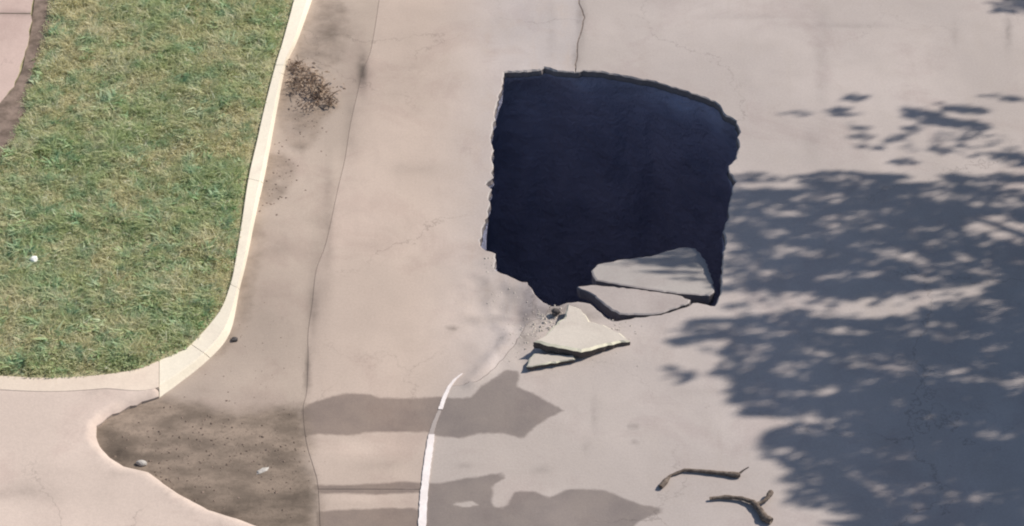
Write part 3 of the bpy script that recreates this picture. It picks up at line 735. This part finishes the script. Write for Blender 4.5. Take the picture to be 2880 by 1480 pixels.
# flecks of sun within: cx, cy, rx, ry, angle
LIT = [(2327,553,50,8,3),(2270,556,40,5,0),(2100,620,40,8,4),(2050,668,14,11,0),(2215,707,75,9,4),(2500,712,80,10,14),(2570,728,50,8,12),(2800,640,70,26,8),(2860,655,40,20,0),(2750,565,34,8,5),(2830,575,40,7,0),(2120,768,80,14,2),(2100,730,50,8,3),
       (2110,850,85,26,3),(2060,800,30,14,0),(2260,835,50,12,5),(2360,865,85,16,3),(2500,858,130,22,-5),(2640,832,120,18,-8),(2420,872,120,16,0),(2150,862,130,20,2),(2740,842,55,11,14),(2600,786,50,9,3),(2360,776,60,7,-8),(2790,770,40,8,15),(2290,990,50,8,5),(2160,932,60,8,3),(2400,1025,50,8,6),
       (2215,1050,45,11,8),(2060,1025,50,8,6),(2530,1042,32,9,8),(2600,1050,60,6,3),(2695,1050,58,9,10),(2860,1068,50,14,0),(2860,1100,30,8,0),(2310,1102,50,11,-10),(2180,1105,60,7,4),(2200,1150,50,7,12),(2280,1175,35,12,10),(2270,1212,60,8,3),(2235,1288,50,14,8),
       (2500,1280,55,8,8),(2420,1345,45,9,35),(2475,1382,50,11,28),(2560,1424,45,8,5),(2650,1392,60,9,8),(2740,1402,40,6,-4),(2550,1458,40,8,5),(2290,1402,80,14,14),(2260,1350,40,7,5),(2370,1440,60,8,14),(2440,1080,40,5,4),(2350,930,60,5,0),(2540,930,60,6,8),
       (2200,600,50,5,3),(2450,640,60,5,3),(2180,660,50,6,3),(2690,960,50,6,20),(2110,1000,40,6,5),(2450,770,30,6,5),(2700,720,30,6,20)]
def tree():
    r = np.random.default_rng(11)
    N = 330000
    px = r.uniform(1550, 4250, N); py = r.uniform(-20, 2080, N)
    inside = inpoly(SHADE, px, py)
    # ragged outline; D = share of the sunlight that the leaves hold back
    nz = np.array([noise.noise((float(a)*.011, float(b)*.05, 1.)) for a, b in zip(px, py)])
    nb = np.array([noise.noise((float(a)*.007, float(b)*.028, 31.)) for a, b in zip(px, py)])
    s = np.where(inside, 1., -1.)*segdist(SHADE, px, py*1.)
    ns = np.array([noise.noise((float(a)*.0045, float(b)*.045, 51.)) for a, b in zip(px, py)])
    D = np.clip((s+nz*14+ns*np.where(px > 2060, 80, 40))/14+.5, 0, 1)*(.97-.40*np.clip(nb-.15, 0, 1)/.5)
    D *= 1-.5*np.clip((ns-.3)*5, 0, 1)*np.clip(1.3-s/170, 0, 1)-.22*np.clip((ns-.34)*6, 0, 1)*(s > 170)*(1-(px > 2450)*(py > 1080)*(py < 1340))
    for cx, cy, rx, ry, a, k in DARK:
        ca, sa = math.cos(R(a)), math.sin(R(a)); u = (px-cx)*ca+(py-cy)*sa; v = -(px-cx)*sa+(py-cy)*ca+nz*5
        q = (u/(rx*1.15))**2+(v/(ry*1.25))**2; D = np.maximum(D, min(.97, k*1.02)*np.clip(1.6-q, 0, 1))
    rl = random.Random(77)
    faint = [(rl.uniform(2040, 2900), rl.uniform(560, 1470), rl.uniform(35, 95), rl.uniform(5, 10), rl.uniform(-6, 14)) for _ in range(45)]
    faint = [f for f in faint if not (f[0] > 2400 and 1090 < f[1] < 1330)]
    for cx, cy, rx, ry, a in LIT+faint:
        lo = .12 if rx*ry > 1200 else rl.uniform(.3, .62)
        if (cx, cy, rx, ry, a) in faint: lo = rl.uniform(.72, .9)
        ca, sa = math.cos(R(a)), math.sin(R(a)); u = (px-cx)*ca+(py-cy)*sa; v = -(px-cx)*sa+(py-cy)*ca
        v = v+nz*9+2*np.sin(u*.07+cx); u = u+nb*30
        q = (u/(rx*1.4))**2+(v/(ry*1.15+5))**2; m = lo+(1-lo)*np.clip((q-.45)/.8, 0, 1); D = np.minimum(D, m)
    d = np.clip(-np.log(1-np.clip(D, 0, .993))/5.2, 0, 1)
    offr = px > 2960
    n2 = np.array([noise.noise((float(a)*.006, float(b)*.016, 6.)) for a, b in zip(px, py)])
    d = np.where(offr & (n2 > .28), .1, d)
    # equal density on the ground: rows far away cover more ground
    keep = r.uniform(0, 1, N) < d*np.where(offr, .55, 1)
    px, py, offr = px[keep], py[keep], offr[keep]; n = len(px)
    u = (px-1440)/2880*WID; v = (740-py)/2880*WID
    dy = DIST*CP+v*SP; dz = -DIST*SP+v*CP; t = (-CAMP[2])/dz
    X = u*t; Y = CAMP[1]+dy*t
    h = r.uniform(4.6, 7.2, n); h = np.where(X < 3.2, r.uniform(5.6, 7.4, n), h)
    T = h/L[2]
    C = np.c_[X, Y, np.zeros(n)]+T[:, None]*L
    qx, qy = PX(C[:, 0], C[:, 1], C[:, 2])
    vis = (qx > -30) & (qx < 2910) & (qy > -30) & (qy < 1510)
    C = C[~vis]; offr = offr[~vis]; n = len(C)
    print('leaves', n, 'dropped', int(vis.sum()))
    s = r.uniform(.022, .038, n)*np.where(offr, 1.7, 1)
    ex = np.array([.93, .25, .1]); ex = ex-L*(ex@L); ex /= np.linalg.norm(ex); ey = np.cross(L, ex)
    a = r.normal(0, .22, n); til = r.normal(0, .35, (n, 2))
    A = (np.cos(a)[:, None]*ex+np.sin(a)[:, None]*ey)+L*til[:, :1]; B = (-np.sin(a)[:, None]*ex+np.cos(a)[:, None]*ey)+L*til[:, 1:]
    V = np.stack([C-A*s[:, None]*2.3, C-B*s[:, None]*.55-A*s[:, None]*.6, C-B*s[:, None]*.4+A*s[:, None], C+A*s[:, None]*2.4, C+B*s[:, None]*.4+A*s[:, None], C+B*s[:, None]*.55-A*s[:, None]*.6], 1)
    cx = C.mean(0)
    base = Vector((float(cx[0])+.6, float(cx[1])+.6, -.02))
    root = empty('street_tree', base)
    tag(root, 'leafy street tree standing right of the view, shading the road', 'tree')
    me = bpy.data.meshes.new('leaves')
    me.vertices.add(n*6); me.vertices.foreach_set('co', V.ravel().astype(np.float32))
    b = np.arange(n)*6; tri = (b[:, None]+np.arange(6)).ravel()
    me.loops.add(tri.size); me.loops.foreach_set('vertex_index', tri.astype(np.int32))
    me.polygons.add(n); me.polygons.foreach_set('loop_start', np.arange(0, tri.size, 6, dtype=np.int32))
    at = me.attributes.new('v', 'FLOAT', 'POINT'); at.data.foreach_set('value', np.repeat(r.uniform(0, 1, n), 6).astype(np.float32))
    me.materials.append(M['leaf']); me.update(); me.validate()
    o = bpy.data.objects.new('leaves', me); COL.objects.link(o); o.parent = root; o.matrix_parent_inverse = Matrix.Translation(-base); o['kind'] = 'stuff'
    # trunk and limbs
    def tube(path, rads, K=10):
        V = []; F = []
        for i, p in enumerate(path):
            d = (path[min(i+1, len(path)-1)]-path[max(i-1, 0)]).normalized(); q = d.cross(Vector((.3, 1, .1))).normalized(); w_ = q.cross(d)
            for k in range(K): a = 2*math.pi*k/K; V.append(p+(q*math.cos(a)+w_*math.sin(a))*rads[i]*(1+.08*math.sin(3*a)))
            if i:
                for k in range(K): F.append(((i-1)*K+k, (i-1)*K+(k+1) % K, i*K+(k+1) % K, i*K+k))
        return V, F
    fork = Vector((base.x, base.y, 3.4))
    V1, F1 = tube([base+Vector((0, 0, -.15)), base+Vector((.0, 0, .5)), base+Vector((.05, .02, 2)), fork], [.30, .22, .19, .17])
    mesh_obj('trunk', V1, F1, M['bark'], root, True)
    lo = C.min(0); hi = C.max(0)
    for k in range(9):
        tgt = Vector(C[int(r.integers(n))]); 
        if (tgt-fork).length < 1.5: continue
        m1 = fork.lerp(tgt, .45)+Vector((0, 0, .5)); V1, F1 = tube([fork-Vector((0, 0, .3)), m1, tgt], [.12, .06, .015], 7)
        qx, qy = PX(*[np.array([c]) for c in tgt])
        mesh_obj('limb', V1, F1, M['bark'], root, True)
tree()
